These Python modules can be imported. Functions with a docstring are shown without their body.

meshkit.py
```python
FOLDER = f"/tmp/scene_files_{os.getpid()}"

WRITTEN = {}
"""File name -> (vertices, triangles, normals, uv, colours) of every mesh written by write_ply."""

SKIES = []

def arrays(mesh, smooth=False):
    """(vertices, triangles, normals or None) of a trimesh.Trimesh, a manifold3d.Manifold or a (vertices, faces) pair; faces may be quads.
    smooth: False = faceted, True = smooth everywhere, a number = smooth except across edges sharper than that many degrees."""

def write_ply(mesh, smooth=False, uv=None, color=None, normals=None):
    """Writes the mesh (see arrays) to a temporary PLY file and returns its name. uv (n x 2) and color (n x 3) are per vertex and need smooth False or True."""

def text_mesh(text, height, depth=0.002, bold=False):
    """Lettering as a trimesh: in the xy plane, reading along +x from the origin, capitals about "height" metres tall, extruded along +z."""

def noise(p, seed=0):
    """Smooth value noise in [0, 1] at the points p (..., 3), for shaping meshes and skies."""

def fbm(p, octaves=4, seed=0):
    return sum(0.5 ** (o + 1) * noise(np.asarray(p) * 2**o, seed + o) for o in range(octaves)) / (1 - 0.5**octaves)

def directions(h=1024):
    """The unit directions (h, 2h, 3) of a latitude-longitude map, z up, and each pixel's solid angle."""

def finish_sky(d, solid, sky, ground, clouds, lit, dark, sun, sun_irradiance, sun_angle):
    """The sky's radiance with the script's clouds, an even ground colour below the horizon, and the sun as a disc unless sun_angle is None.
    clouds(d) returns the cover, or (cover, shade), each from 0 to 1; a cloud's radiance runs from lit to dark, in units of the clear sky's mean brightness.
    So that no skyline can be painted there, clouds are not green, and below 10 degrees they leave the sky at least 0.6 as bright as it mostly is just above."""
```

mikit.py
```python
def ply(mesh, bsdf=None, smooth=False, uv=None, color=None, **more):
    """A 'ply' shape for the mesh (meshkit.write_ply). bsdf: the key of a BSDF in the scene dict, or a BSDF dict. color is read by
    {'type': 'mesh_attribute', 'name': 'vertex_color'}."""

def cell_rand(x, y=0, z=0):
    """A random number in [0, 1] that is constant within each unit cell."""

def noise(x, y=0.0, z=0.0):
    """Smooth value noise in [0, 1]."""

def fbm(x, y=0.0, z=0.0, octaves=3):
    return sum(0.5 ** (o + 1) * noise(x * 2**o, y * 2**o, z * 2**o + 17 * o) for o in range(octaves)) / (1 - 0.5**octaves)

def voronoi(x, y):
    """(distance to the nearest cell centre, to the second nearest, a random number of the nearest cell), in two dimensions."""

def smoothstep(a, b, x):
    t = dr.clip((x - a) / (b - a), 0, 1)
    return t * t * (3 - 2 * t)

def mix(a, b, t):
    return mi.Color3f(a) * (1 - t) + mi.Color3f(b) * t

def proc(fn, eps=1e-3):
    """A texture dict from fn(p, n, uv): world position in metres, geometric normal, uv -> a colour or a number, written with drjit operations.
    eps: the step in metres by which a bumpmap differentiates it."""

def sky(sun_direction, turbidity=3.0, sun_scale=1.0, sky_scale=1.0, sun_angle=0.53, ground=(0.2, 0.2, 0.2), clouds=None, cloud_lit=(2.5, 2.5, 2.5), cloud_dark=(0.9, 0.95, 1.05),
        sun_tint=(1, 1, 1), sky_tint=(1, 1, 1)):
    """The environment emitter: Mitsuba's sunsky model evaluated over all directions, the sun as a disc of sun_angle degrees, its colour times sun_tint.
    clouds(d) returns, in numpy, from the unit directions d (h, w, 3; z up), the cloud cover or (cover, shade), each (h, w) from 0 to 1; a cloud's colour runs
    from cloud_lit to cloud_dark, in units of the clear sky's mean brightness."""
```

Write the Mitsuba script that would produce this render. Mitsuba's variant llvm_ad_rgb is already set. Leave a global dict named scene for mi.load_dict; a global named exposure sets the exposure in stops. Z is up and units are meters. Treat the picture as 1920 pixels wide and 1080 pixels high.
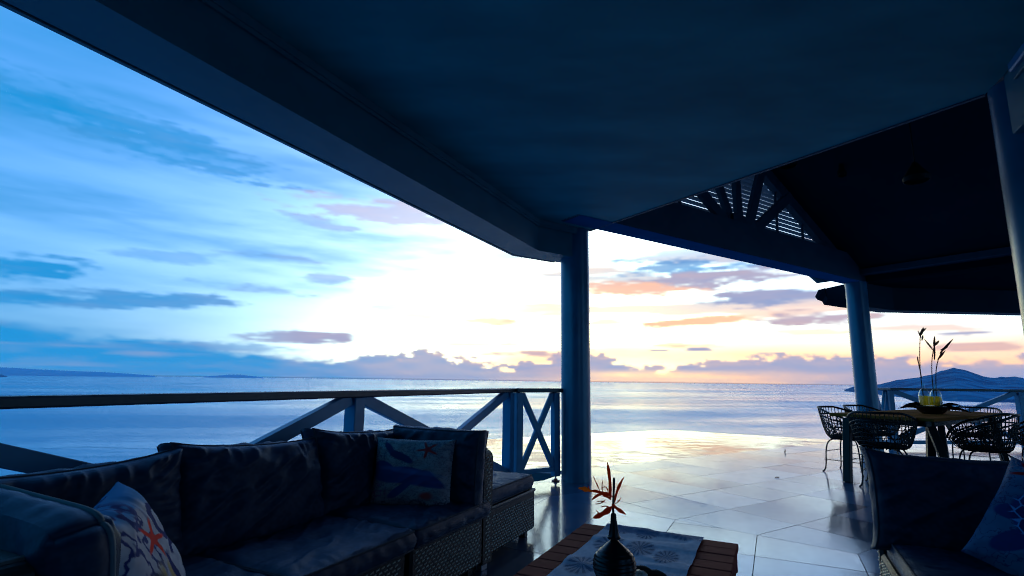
import math, random
import numpy as np, trimesh, shapely
import shapely.geometry as sg
import drjit as dr
import mitsuba as mi
import mikit, meshkit
from mikit import noise, fbm, voronoi, smoothstep, mix, cell_rand

scene, labels = {}, {}
T = mi.ScalarTransform4f

# ---------------------------------------------------------------- camera, sky, exposure
EYE = np.array([0.0, 0.0, 1.08])
PITCH, ROLL = math.atan(173.5 / 1000), math.atan(0.0132)
_F = np.array([0, math.cos(PITCH), math.sin(PITCH)])
_Z = np.array([0, -math.sin(PITCH), math.cos(PITCH)])
_UP = -math.sin(ROLL) * np.array([1.0, 0, 0]) + math.cos(ROLL) * _Z
scene['camera'] = {'type': 'perspective', 'fov': 2 * math.degrees(math.atan(0.96)), 'fov_axis': 'x', 'near_clip': 0.05, 'far_clip': 2e5,
                   'to_world': T().look_at(origin=EYE.tolist(), target=(EYE + _F).tolist(), up=_UP.tolist())}
exposure = 3.52
BANDS = [(-37.3, 20.79, 13.4, 1.74, -0.114, 0.75, 0.98), (-44.9, 21.04, 4.9, 1.32, -0.029, 0.6, 1.0), (-15.2, 17.31, 10.5, 1.3, 0.01, 0.55, 0.62), (-20.0, 15.48, 4.8, 0.64, -0.095, 0.5, 0.8), (-42.5, 8.28, 4.2, 1.1, 0.067, 0.95, 1.0), (-36.7, 6.44, 8.6, 0.82, 0.073, 0.9, 0.92), (-43.2, 5.85, 3.7, 0.58, 0.113, 0.8, 1.0), (-32.9, 10.71, 4.6, 0.58, 0.039, 0.5, 0.9), (-24.3, 11.67, 5.4, 0.42, -0.025, 0.5, 0.85), (-25.9, 8.54, 7.6, 0.62, -0.025, 0.6, 0.85), (-19.6, 9.84, 2.6, 0.75, 0.074, 0.55, 0.85), (-21.0, 3.96, 6.7, 0.58, 0.019, 0.9, 0.72), (-29.1, 2.75, 7.4, 0.49, -0.004, 0.7, 0.9), (-12.2, 7.5, 3.6, 0.5, 0.092, 0.5, 0.6), (-7.2, 8.25, 2.9, 0.45, -0.049, 0.45, 0.55), (-11.3, 6.53, 3.9, 0.28, 0.036, 0.55, 0.3), (-2.3, 6.26, 3.2, 0.46, -0.012, 0.6, 0.25), (2.3, 6.43, 3.4, 0.29, 0.009, 0.4, 0.2), (1.5, 2.79, 4.8, 0.34, 0.012, 0.85, 0.5), (-4.5, 3.78, 5.1, 0.23, 0.018, 0.5, 0.3), (18.1, 11.62, 10.0, 1.09, -0.028, 0.55, 0.95), (21.2, 10.43, 8.6, 1.07, 0.01, 0.6, 0.7), (12.6, 9.49, 6.6, 0.95, -0.053, 0.6, 0.3), (26.4, 8.13, 7.0, 1.03, 0.012, 0.65, 0.75), (20.9, 6.26, 9.5, 0.48, 0.048, 0.65, 0.2), (29.4, 6.26, 5.7, 0.8, -0.011, 0.65, 0.6), (9.7, 6.11, 2.8, 0.39, -0.005, 0.5, 0.3), (29.3, 4.86, 3.9, 0.3, -0.032, 0.4, 0.25), (17.8, 3.73, 4.1, 0.27, -0.007, 0.5, 0.25), (19.3, 3.35, 1.3, 0.13, -0.007, 0.8, 0.75), (15.4, 3.31, 1.1, 0.11, -0.002, 0.7, 0.7), (25.1, 2.93, 0.7, 0.1, -0.01, 0.7, 0.7), (40.1, 4.26, 2.0, 0.17, 0.019, 0.7, 0.75), (41.0, 3.18, 2.9, 0.38, -0.005, 0.6, 0.45), (37.4, 4.87, 4.4, 0.36, -0.048, 0.4, 0.35)]
def sky_clouds(d):
    az=np.degrees(np.arctan2(d[...,0],d[...,1])); el=np.degrees(np.arcsin(np.clip(d[...,2],-1,1)))
    A=az/57.3; E=el/57.3
    def N(sx,sy,seed,oct=4,sk=0.0):
        # stretched noise on the cylinder round the horizon (periodic in azimuth)
        r=1.0
        p=np.stack([np.cos(A)*sx+E*sk*sx,np.sin(A)*sx-E*sk*sx*.6,E*sy],-1)
        return meshkit.fbm(p,oct,seed)
    def ss(a,b,x):
        t=np.clip((x-a)/(b-a),0,1); return t*t*(3-2*t)
    def blob(a0,e0,la,he,tilt,wa=0.0):
        da=az-a0; de=el-e0-tilt*da
        return (da/la)**2+(de/he)**2
    cover=np.zeros_like(az); shade=np.full_like(az,.8)
    warm=ss(-14,14,az)*ss(75,45,az)               # towards the sunset
    def add(c,s):
        nonlocal cover,shade
        s=1-(.45+.55*ss(-34,-16,az))*(1-s) if np.ndim(s) else s
        tot=cover+c*(1-cover)
        shade=np.where(tot>1e-4,(shade*cover*(1-c)+s*c)/np.maximum(tot,1e-4),shade); cover=tot
    w1=(N(5,34,3,5)-.5); w2=(N(16,90,5,5)-.5); w3=(N(40,150,9,4)-.5)
    # thin blue high haze away from the sunset, golden haze low around it
    add((.42*ss(-6,-30,az)+.30*ss(-22,-44,az))*(1+.5*w1-.15*ss(6,12,el)*ss(24,14,el))+.55*ss(60,120,np.abs(az-8)),1.0)
    gold=ss(-16,6,az)*ss(75,48,az)*ss(6.3,2.5,el)*(.86+.5*w1)
    add(np.clip(gold,0,.92),.06)
    # high streaks, everywhere
    f=N(2.6,17,11,5,.35)+.25*w2
    add(ss(.42,.78,f)*.6*ss(4,10,el),.97-.30*warm*ss(24,12,el)+.1*w1*warm)
    # broken pink and mauve layers low towards the sunset
    g=N(5.5,46,71,5,-.2)+.3*w2
    add((.22+.66*ss(.46,.64,g))*ss(-14,4,az)*ss(95,60,az)*ss(4,6.5,el)*ss(17,12,el),.46+.22*ss(6,13,el)-.6*w1)
    # long bands: azimuth, elevation, half length, half height, tilt, strength, shade
    for a0,e0,la,he,ti,st,sh in BANDS:
        q=blob(a0,e0,la,he,ti)+2.2*w1+2.6*w2+1.8*w3
        add(ss(1.2,.15,q)*np.minimum(st*(1+.35*warm+.3*ss(-26,-16,az)),1),sh+.2*w2)
    # cloud bank along the horizon, cumulus tops
    ht=2.1+1.5*N(9,.1,21,2)+np.interp(az,[-180,-60,-44,-33,-25,-19,-14,-8,-2,2,8,13,17,24,30,38,60,180],[1.0,1.6,1.5,.7,-.1,-.4,.2,.2,-.9,-.6,.5,-.9,-1.0,-.2,0,-.5,1,1.2])
    bil=np.abs(N(26,60,31,4)-.5)*2
    cum=.25+.75*ss(-24,-12,az)
    top=ht-1.4*bil*cum-.5*(1-cum)+1.1*cum*(N(60,120,41,4)-.5)*2+.9*(1-cum)*(N(7,60,43,4)-.5)*2
    c=ss(-.18-.35*(1-cum),.22+.35*(1-cum),top-el)
    red=ss(1.5,.2,el)*np.exp(-((az-17)/11)**2)*(.85+1.0*(N(30,140,51,3)-.3))
    add(c*(.97-.55*red),np.clip(1.0-.30*ss(-30,-4,az)*ss(90,55,az)+.35*w2-.16*ss(.55,0,top-el)*ss(-30,-10,az)-.8*np.clip(N(9,120,81,4)-.47,0,1)*ss(-18,-32,az)-.95*red,0,1))
    return cover,shade
_az, _el = math.radians(8), math.radians(4.5)
scene['sky'] = mikit.sky([math.sin(_az) * math.cos(_el), math.cos(_az) * math.cos(_el), math.sin(_el)], turbidity=4.0, sun_scale=0.0,
                         sky_tint=(.66, 1.28, 2.9), clouds=sky_clouds, cloud_lit=(2.4, 1.22, .58), cloud_dark=(.015, .50, 1.20), ground=(.02, .05, .07))

# ---------------------------------------------------------------- helpers
AL, AD, AW = math.radians(64.0), math.radians(33.5), math.radians(3.5)   # lounge, dining and side-wing directions
U = np.array([math.cos(AL), math.sin(AL), 0]); W = np.array([math.sin(AL), -math.cos(AL), 0])
A = np.array([math.cos(AD), math.sin(AD), 0]); B = np.array([math.sin(AD), -math.cos(AD), 0])
G = np.array([math.cos(AW), math.sin(AW), 0]); H = np.array([math.sin(AW), -math.cos(AW), 0])
Zv = np.array([0, 0, 1.0])
P0 = np.array([1.07, 5.93, 0])

def L(s, t, z=0.0): return s * U + t * W + z * Zv
def D(a, b, z=0.0): return P0 + a * A + b * B + z * Zv

def frame(o, x, y, z):
    m = np.eye(4); m[:3, 0], m[:3, 1], m[:3, 2], m[:3, 3] = x, y, z, o
    return m
def tf(mesh, m):
    mesh = mesh.copy(); mesh.apply_transform(m); return mesh
FL = frame([0, 0, 0], W, U, Zv)          # local x = t, y = s
FD = frame(P0, A, -B, Zv)                # local x = a, y = -b

def cat(*ms):
    return trimesh.util.concatenate([m for m in ms])
def box(x0, x1, y0, y1, z0, z1, m=None, ch=0.004):
    """A box with chamfered edges."""
    dx, dy, dz = x1 - x0, y1 - y0, z1 - z0
    c = min(ch, .3 * min(dx, dy, dz))
    pts = []
    for i in (-1, 1):
        for j in (-1, 1):
            for k in (-1, 1):
                p = np.array([i * dx / 2, j * dy / 2, k * dz / 2])
                for q in range(3):
                    v = p - np.array([i, j, k]) * c; v[q] = p[q]; pts.append(v)
    b = trimesh.Trimesh(pts).convex_hull if c > 0 else trimesh.creation.box((dx, dy, dz))
    b.apply_translation([(x0 + x1) / 2, (y0 + y1) / 2, (z0 + z1) / 2])
    return tf(b, m) if m is not None else b
def beam(p, q, w, h, side=None, ch=.004):
    """A squared bar from p to q, w wide along side, h across."""
    p, q = np.asarray(p, float), np.asarray(q, float); d = q - p; n = np.linalg.norm(d); d = d / n
    s = np.cross(d, Zv) if side is None else np.asarray(side, float)
    if np.linalg.norm(s) < 1e-6: s = np.array([1.0, 0, 0])
    s = s - d * (s @ d); s /= np.linalg.norm(s); k = np.cross(d, s)
    return box(-w / 2, w / 2, -h / 2, h / 2, 0, n, frame(p, s, k, d), ch)
def prism(poly, z0, z1, m=None):
    parts = [trimesh.creation.extrude_polygon(g, z1 - z0, engine='earcut') for g in getattr(poly, 'geoms', [poly]) if g.area > 1e-6]
    e = cat(*parts); e.apply_translation([0, 0, z0])
    return tf(e, m) if m is not None else e
def tube(pts, r, sides=6, cap=True):
    p = np.asarray(pts, float); n = len(p); r = np.broadcast_to(np.asarray(r, float), (n,))
    t = np.gradient(p, axis=0); t /= np.linalg.norm(t, axis=1, keepdims=True) + 1e-12
    a = np.cross(t, [0.13, 0.21, 1.0]); bad = np.linalg.norm(a, axis=1) < .15
    if bad.any(): a = np.cross(t, [1.0, .1, .05])
    a /= np.linalg.norm(a, axis=1, keepdims=True); b = np.cross(t, a)
    ang = np.arange(sides) * 2 * math.pi / sides
    v = (p[:, None] + r[:, None, None] * (np.cos(ang)[None, :, None] * a[:, None] + np.sin(ang)[None, :, None] * b[:, None])).reshape(-1, 3)
    f = []
    for i in range(n - 1):
        for j in range(sides):
            k = (j + 1) % sides
            f += [[i * sides + j, i * sides + k, (i + 1) * sides + k], [i * sides + j, (i + 1) * sides + k, (i + 1) * sides + j]]
    if cap:
        for j in range(1, sides - 1):
            f.append([0, j + 1, j]); e = (n - 1) * sides; f.append([e, e + j, e + j + 1])
    return trimesh.Trimesh(v, f, process=False)
def lathe(prof, n=40):
    prof = np.asarray(prof, float); ang = np.arange(n) * 2 * math.pi / n
    v = np.stack([prof[:, None, 0] * np.cos(ang), prof[:, None, 0] * np.sin(ang), np.broadcast_to(prof[:, None, 1], (len(prof), n))], -1).reshape(-1, 3)
    f = []
    for i in range(len(prof) - 1):
        for j in range(n):
            k = (j + 1) % n
            f += [[i * n + j, i * n + k, (i + 1) * n + k], [i * n + j, (i + 1) * n + k, (i + 1) * n + j]]
    return trimesh.Trimesh(v, f, process=False)
def spline(pts, n):
    from scipy.interpolate import CubicSpline
    p = np.asarray(pts, float); t = np.r_[0, np.cumsum(np.linalg.norm(np.diff(p, axis=0), axis=1))]
    return CubicSpline(t, p)(np.linspace(0, t[-1], n))

_used = {}
def fresh(name):
    n = _used.get(name, 0); _used[name] = n + 1
    return name if n == 0 else f'{name}_{n:03d}'
def thing(name, label, cat_, group=None):
    k = fresh(name); labels[k] = {'label': label, 'category': cat_}
    if group: labels[k]['group'] = group
    return k
def put(name, mesh, mat, parent=None, smooth=False, label=None, kind=None, uv=None, **more):
    k = fresh((parent + '__' if parent else '') + name)
    scene[k] = mikit.ply(mesh, mat, smooth=smooth, uv=uv, **more)
    e = {}
    if label: e['label'] = label
    if kind: e['kind'] = kind
    if e: labels.setdefault(k, {}).update(e)
    return k
def one(name, label, cat_, mesh, mat, group=None, **kw):
    k = thing(name, label, cat_, group); scene[k] = mikit.ply(mesh, mat, **kw); return k
def dup(root, m, label, cat_, group=None, offset_key=None):
    """A copy of a thing's parts under its own key; the parts' meshes are shared."""
    k = thing(root.rsplit('_0', 1)[0] if root[-3:].isdigit() else root, label, cat_, group)
    for q in [q for q in scene if q.startswith(root + '__')]:
        scene[k + q[len(root):]] = {**scene[q], 'to_world': T(m.tolist())}
        if q in labels: labels[k + q[len(root):]] = dict(labels[q])
    return k

# ---------------------------------------------------------------- materials
def rgb(*c): return {'type': 'rgb', 'value': list(c)}
def mat(name, color, rough=.5, spec=.5, metallic=0.0, two=True, bump=None, bscale=1.0, **kw):
    b = {'type': 'principled', 'base_color': rgb(*color) if isinstance(color, tuple) else color, 'roughness': rough, 'metallic': metallic, 'specular': spec, **kw}
    if bump is not None: b = {'type': 'bumpmap', 'arbitrary': bump, 'scale': bscale, 'bsdf': b}
    scene[name] = {'type': 'twosided', 'bsdf': b} if two else b
    return name

def tex(c0, c1, sx, sy=None, sz=None, k=1.0):
    sy = sx if sy is None else sy; sz = sx if sz is None else sz
    return mikit.proc(lambda p, n, uv: mix(c0, c1, dr.clip((fbm(p.x * sx, p.y * sy, p.z * sz, 4) - .5) * 2.2 * k + .5, 0, 1)))

mat('m_ceiling_shaded', tex((.005, .20, .225), (.011, .32, .34), 1.6, 4.0, 2.0), .7, .2)  # shade on a likely white ceiling, put into a dark teal base colour
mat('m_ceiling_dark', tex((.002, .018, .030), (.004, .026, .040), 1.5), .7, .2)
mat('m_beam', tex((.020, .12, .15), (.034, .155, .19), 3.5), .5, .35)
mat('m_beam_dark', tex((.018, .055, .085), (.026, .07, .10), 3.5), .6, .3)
mat('m_column', tex((.011, .098, .165), (.017, .125, .20), 4.0), .30, .8)
mat('m_soffit_lit', tex((.006, .11, .26), (.012, .14, .31), 5.0), .9, .0)  # bluer and brighter than the beam: light on its underside, as colour
mat('m_rail', tex((.02, .16, .29), (.035, .20, .34), 6.0), .35, .5)
mat('m_rail_top', tex((.010, .012, .016), (.02, .022, .026), 9.0), .35, .5)
def tile_col(k):
    return mikit.proc(lambda p, n, uv: mix((.060 * k, .115 * k, .20 * k), (.095 * k, .17 * k, .28 * k), fbm(p.x * 5, p.y * 5, 2.0 * k, 4)))
def tile_rough(r):
    return mikit.proc(lambda p, n, uv: r + .12 * (fbm(p.x * 2.3, p.y * 2.3, r * 40, 4) - .5) + .05 * (noise(p.x * 30, p.y * 30) - .5))
for i, (k, r) in enumerate(((1.0, .13), (1.3, .16), (.75, .11), (1.1, .20), (.9, .15))):
    mat(f'm_tile{i}', tile_col(k), tile_rough(r), 1.0, metallic=.36)
mat('m_grout', (.018, .022, .028), 1.0, .0)
mat('m_concrete', (.10, .12, .14), .8, .3)
mat('m_wall', (.05, .06, .07), .8, .2)
mat('m_fabric', tex((.0032, .016, .038), (.0050, .023, .053), 60.0, k=1.2), .56, .24, sheen=.25, sheen_tint=1.0)
mat('m_fabric_side', tex((.020, .026, .036), (.034, .040, .05), 60.0), .8, .2)
mat('m_piping_lit', (.09, .115, .13), .7, .3)  # pale tone paints skylight on the near cushion's side band
mat('m_piping_dark', (.020, .03, .045), .7, .3)
mat('m_wicker', (.012, .010, .009), .55, .4)
mat('m_strand', tex((.42, .37, .28), (.66, .60, .47), 90.0), .38, .5)
mat('m_strand_dark', (.05, .042, .036), .45, .5)
mat('m_plank', tex((.20, .020, .018), (.34, .050, .036), 2.5, 2.5, 30), .7, .04)
mat('m_rattan', (.006, .0055, .005), .5, .35)
mat('m_leg', (.004, .004, .004), .35, .5)
mat('m_pad', (.008, .008, .009), .9, .1)
mat('m_tabletop', mikit.proc(lambda p, n, uv: mix((.16, .034, .008), (.60, .17, .035), fbm((p.x * .834 + p.y * .552) * 1.6, (p.x * .552 - p.y * .834) * 26, 1.0, 4))), .8, .02)
mat('m_tableleg', (.008, .006, .005), .5, .4)
mat('m_vase', (.003, .003, .004), .30, .25)
scene['m_bract'] = {'type': 'principledthin', 'base_color': mikit.proc(lambda p, n, uv: mix((.72, .05, .015), (.92, .20, .03), fbm(p.x * 40, p.y * 40, p.z * 40, 2))), 'roughness': .45, 'diff_trans': 1.5, 'spec_trans': 0.0}
scene['m_bract_tip'] = {'type': 'principledthin', 'base_color': rgb(.98, .36, .04), 'roughness': .45, 'diff_trans': 1.5, 'spec_trans': 0.0}
mat('m_stem_dark', (.010, .010, .012), .5, .4)
mat('m_dry', (.05, .028, .015), .7, .2)
scene['m_glass'] = {'type': 'thindielectric', 'int_ior': 1.5, 'specular_transmittance': rgb(.84, .98, .94)}
scene['m_yellow'] = {'type': 'principledthin', 'base_color': rgb(.98, .70, .03), 'roughness': .35, 'diff_trans': 1.9, 'spec_trans': 0.15}
mat('m_shell', tex((.55, .42, .32), (.75, .65, .55), 60.0), .4, .5)
mat('m_wood_dark', tex((.02, .012, .008), (.05, .03, .018), 30.0), .6, .3)
mat('m_red', (.55, .05, .02), .4, .5)
mat('m_steel', (.5, .5, .52), .3, .5, metallic=1.0)
mat('m_louver', (.20, .24, .28), .6, .4)
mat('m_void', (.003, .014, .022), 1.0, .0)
mat('m_lamp', (.012, .010, .008), .6, .3)
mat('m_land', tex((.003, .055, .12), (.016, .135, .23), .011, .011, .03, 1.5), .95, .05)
mat('m_land_hazed', (.05, .24, .38), 1.0, .0)  # distance haze painted into the hills' base colour
def sea_h(p, n, uv):
    r = dr.sqrt(p.x * p.x + p.y * p.y)
    lane = smoothstep(.38, .62, fbm(p.x * .0011 + p.y * .0006, p.y * .0042 - p.x * .002, 3.0, 4))
    near = dr.clip(1.6 - r / 6000, .10, 1)
    w = 1.2 * noise(p.x * .010 + 5, p.y * .080, 2.0) + .75 * noise(p.x * .03 + 9, p.y * .21, 4.0) + .60 * fbm(p.x * .07, p.y * .20, 1.0, 2) + .20 * noise(p.x * .45 + .3 * p.y, p.y * .62, 5.0) + .045 * noise(p.x * 1.7, p.y * 2.1, 9.0)
    return w * (.12 + .50 * lane) * near
def sea_r(p, n, uv):
    lane = fbm(p.x * .0011 + p.y * .0006, p.y * .0042 - p.x * .002, 3.0, 4)
    return dr.clip(.08 + .16 * smoothstep(.35, .65, lane), .05, .4)
scene['m_sea'] = {'type': 'twosided', 'bsdf': {'type': 'bumpmap', 'arbitrary': mikit.proc(sea_h, eps=.25), 'scale': 1.0, 'bsdf': {
    'type': 'blendbsdf', 'weight': mikit.proc(lambda p, n, uv: .14 + .34 * smoothstep(.40, .66, fbm(p.x * .0022 + p.y * .001, p.y * .011 - p.x * .003, 3.0, 4))),
    'a': {'type': 'principled', 'base_color': rgb(0, .16, .28), 'roughness': mikit.proc(sea_r), 'specular': .75},
    'b': {'type': 'diffuse', 'reflectance': mikit.proc(lambda p, n, uv: mix((.000, .30, .46), (.002, .40, .58), fbm(p.x * .004, p.y * .009, 7.0, 3)))}}}}
mat('m_pool', (.01, .05, .08), .04, 1.0, bump=mikit.proc(lambda p, n, uv: .0035 * fbm(p.x * 2.2, p.y * 3.1, 1.0, 3), eps=.02), bscale=1.0)

# printed cloth: flat prints drawn in each cloth's own uv
def ell(u, v, cx, cy, rx, ry, a=0.0):
    c, s = math.cos(a), math.sin(a); x, y = (u - cx) * c + (v - cy) * s, -(u - cx) * s + (v - cy) * c
    return dr.sqrt((x / rx) ** 2 + (y / ry) ** 2)
def star(u, v, cx, cy, r, a=0.0):
    x, y = u - cx, v - cy; th = dr.atan2(y, x) + a; d = dr.sqrt(x * x + y * y)
    k = .5 + .5 * dr.cos(5 * th)
    return d / (r * (.30 + .70 * k * k * k))
def on(q, e=.12): return 1 - smoothstep(1 - e, 1 + e, q)
def whale(p, n, uv):
    u, v = uv.x, uv.y
    wob = .03 * (noise(u * 9, v * 9) - .5); u2, v2 = u + wob, v + .03 * (noise(u * 8, v * 8, 4) - .5)
    c = mix((.16, .14, .17), (.38, .31, .30), fbm(u * 14, v * 14, 0, 4))
    co = dr.abs(fbm(u * 16, v * 16, 8.0, 3) - .5)
    c = mix(c, (.05, .07, .14), (1 - smoothstep(.015, .05, co)) * smoothstep(.66, .84, v + .25 * (1 - u)) * .9)
    co2 = dr.abs(fbm(u * 24, v * 30, 3.0, 3) - .5)
    c = mix(c, (.16, .07, .10), (1 - smoothstep(.01, .04, co2)) * .75)
    c = mix(c, (.07, .09, .13), (1 - smoothstep(.012, .035, dr.abs(fbm(u * 10, v * 34, 5.5, 3) - .5))) * .6)
    c = mix(c, (.02, .035, .06), (1 - smoothstep(.02, .07, co)) * smoothstep(.22, .06, v + .06 * noise(u * 7, 3)) * .95)
    c = mix(c, (.30, .06, .16), on(ell(u2, v2, .08, .20, .14, .10), .5) * (1 - smoothstep(.03, .10, co)))
    c = mix(c, (.40, .05, .05), on(ell(u2, v2, .72, .17, .08, .05), .5))
    body = dr.minimum(ell(u2, v2 + .45 * (u - .45) * (u - .45), .50, .44, .46, .125, -.06), ell(u2, v2, .14, .50, .14, .17, .8))
    body = dr.minimum(body, ell(u2, v2, .40, .24, .20, .055, .75))
    c = mix(c, (.012, .045, .15), on(body, .10))
    c = mix(c, (.03, .11, .28), on(ell(u2, v2, .50, .50, .36, .035, -.12), .6) * .8)
    calf = dr.minimum(ell(u2, v2, .36, .72, .20, .055, -.45), ell(u2, v2, .20, .84, .09, .04, -.9))
    c = mix(c, (.010, .03, .10), on(calf, .14))
    return mix(c, (.42, .03, .035), on(star(u, v, .70, .83, .14, .5), .15))
def turtle(p, n, uv):
    u, v = uv.x, uv.y
    c = mix((.015, .07, .16), (.07, .17, .29), fbm(u * 12, v * 12, 2.0, 4))
    f1, f2, id_ = voronoi(u * 11, v * 11)
    shell = on(ell(u, v, .56, .52, .43, .28, -.12), .05)
    inner = smoothstep(.05, .16, f2 - f1)
    cs = mix((.09, .26, .52), mix((.006, .012, .07), (.015, .05, .20), id_), inner)
    c = mix(c, (.008, .03, .14), on(dr.minimum(ell(u, v, .25, .25, .17, .08, .9), ell(u, v, .17, .48, .13, .07, .2)), .12))
    c = mix(c, cs, shell)
    c = mix(c, (.012, .03, .12), (1 - smoothstep(.01, .045, dr.abs(fbm(u * 18, v * 18, 11.0, 3) - .5))) * (1 - shell) * .8)
    co = dr.abs(fbm(u * 13, v * 13, 5.0, 3) - .5)
    c = mix(c, (.015, .03, .10), (1 - smoothstep(.03, .08, co)) * smoothstep(.26, .10, v) * smoothstep(.4, .6, u))
    c = mix(c, (.28, .03, .03), on(ell(u, v, .66, .10, .05, .07), .4))
    c = mix(c, (.40, .22, .26), (1 - smoothstep(.02, .06, co)) * smoothstep(.84, .93, v) * .8)
    return mix(c, (.50, .015, .015), on(star(u, v, .16, .88, .13, .2), .2))
def shells(p, n, uv):
    u, v = uv.x, uv.y
    c = mix((.32, .27, .30), (.54, .47, .46), fbm(u * 12, v * 12, 3.0, 4))
    co = dr.abs(fbm(u * 11, v * 7, 6.0, 3) - .5)
    c = mix(c, (.05, .20, .38), smoothstep(.80, .92, v + .1 * (noise(u * 12, v * 12) - .5)))
    c = mix(c, (.02, .03, .13), (1 - smoothstep(.03, .09, co)) * smoothstep(.62, .45, u) * smoothstep(.25, .5, v))
    def ring(cx, cy, rx, ry, a, w): return smoothstep(w, w * .7, dr.abs(ell(u, v, cx, cy, rx, ry, a) - 1))
    navy = ring(.74, .66, .13, .13, .2, .30)
    s1 = ring(.74, .36, .12, .11, 0, .30) * smoothstep(.33, .37, .5 * (u - .74) + v + .0)
    s2 = ring(.78, .16, .13, .12, 0, .30) * smoothstep(.20, .15, v - .25 * (u - .78))
    navy = dr.maximum(dr.maximum(navy, s1), s2)
    navy = dr.maximum(navy, on(ell(u, v, .52, .28, .035, .22, .15), .2))
    c = mix(c, (.45, .28, .12), on(ell(u, v, .40, .26, .14, .20, .3), .3) * smoothstep(.2, .6, noise(u * 30, v * 6)))
    c = mix(c, (.03, .03, .05), on(ell(u, v, .22, .28, .13, .17, .2), .25))
    c = mix(c, (.012, .016, .10), navy)
    return mix(c, (.75, .03, .015), on(star(u, v, .46, .62, .16, .3), .2))
def runner(p, n, uv):
    u, v = uv.x, uv.y
    c = mix((.36, .38, .48), (.54, .53, .60), fbm(u * 40, v * 60, 1.0, 3))
    bu, bv = u * 3.1, v * 4.6
    iu, iv = dr.floor(bu), dr.floor(bv); rx, ry = cell_rand(iu, iv, 3), cell_rand(iu, iv, 5)
    x, y = bu - iu - .35 - .3 * rx, bv - iv - .35 - .3 * ry
    q = dr.sqrt(x * x + y * y * (1 + rx)) / (.32 + .16 * ry); th = dr.atan2(y, x)
    fan = on(q, .15) * (.45 + .55 * smoothstep(-.2, .5, dr.sin(th * 13) + .8 * (noise(u * 60, v * 60) - .5)))
    c = mix(c, (.015, .09, .18), fan * smoothstep(.1, .15, rx))
    return mix(c, (.03, .12, .24), smoothstep(.045, .02, dr.abs(v - .965)) * (.5 + .5 * noise(u * 30, v * 50)))
for nme, fn in (('m_whale', whale), ('m_turtle', turtle), ('m_shells', shells), ('m_runner', runner)):
    mat(nme, mikit.proc(fn), .8, .2)

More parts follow.
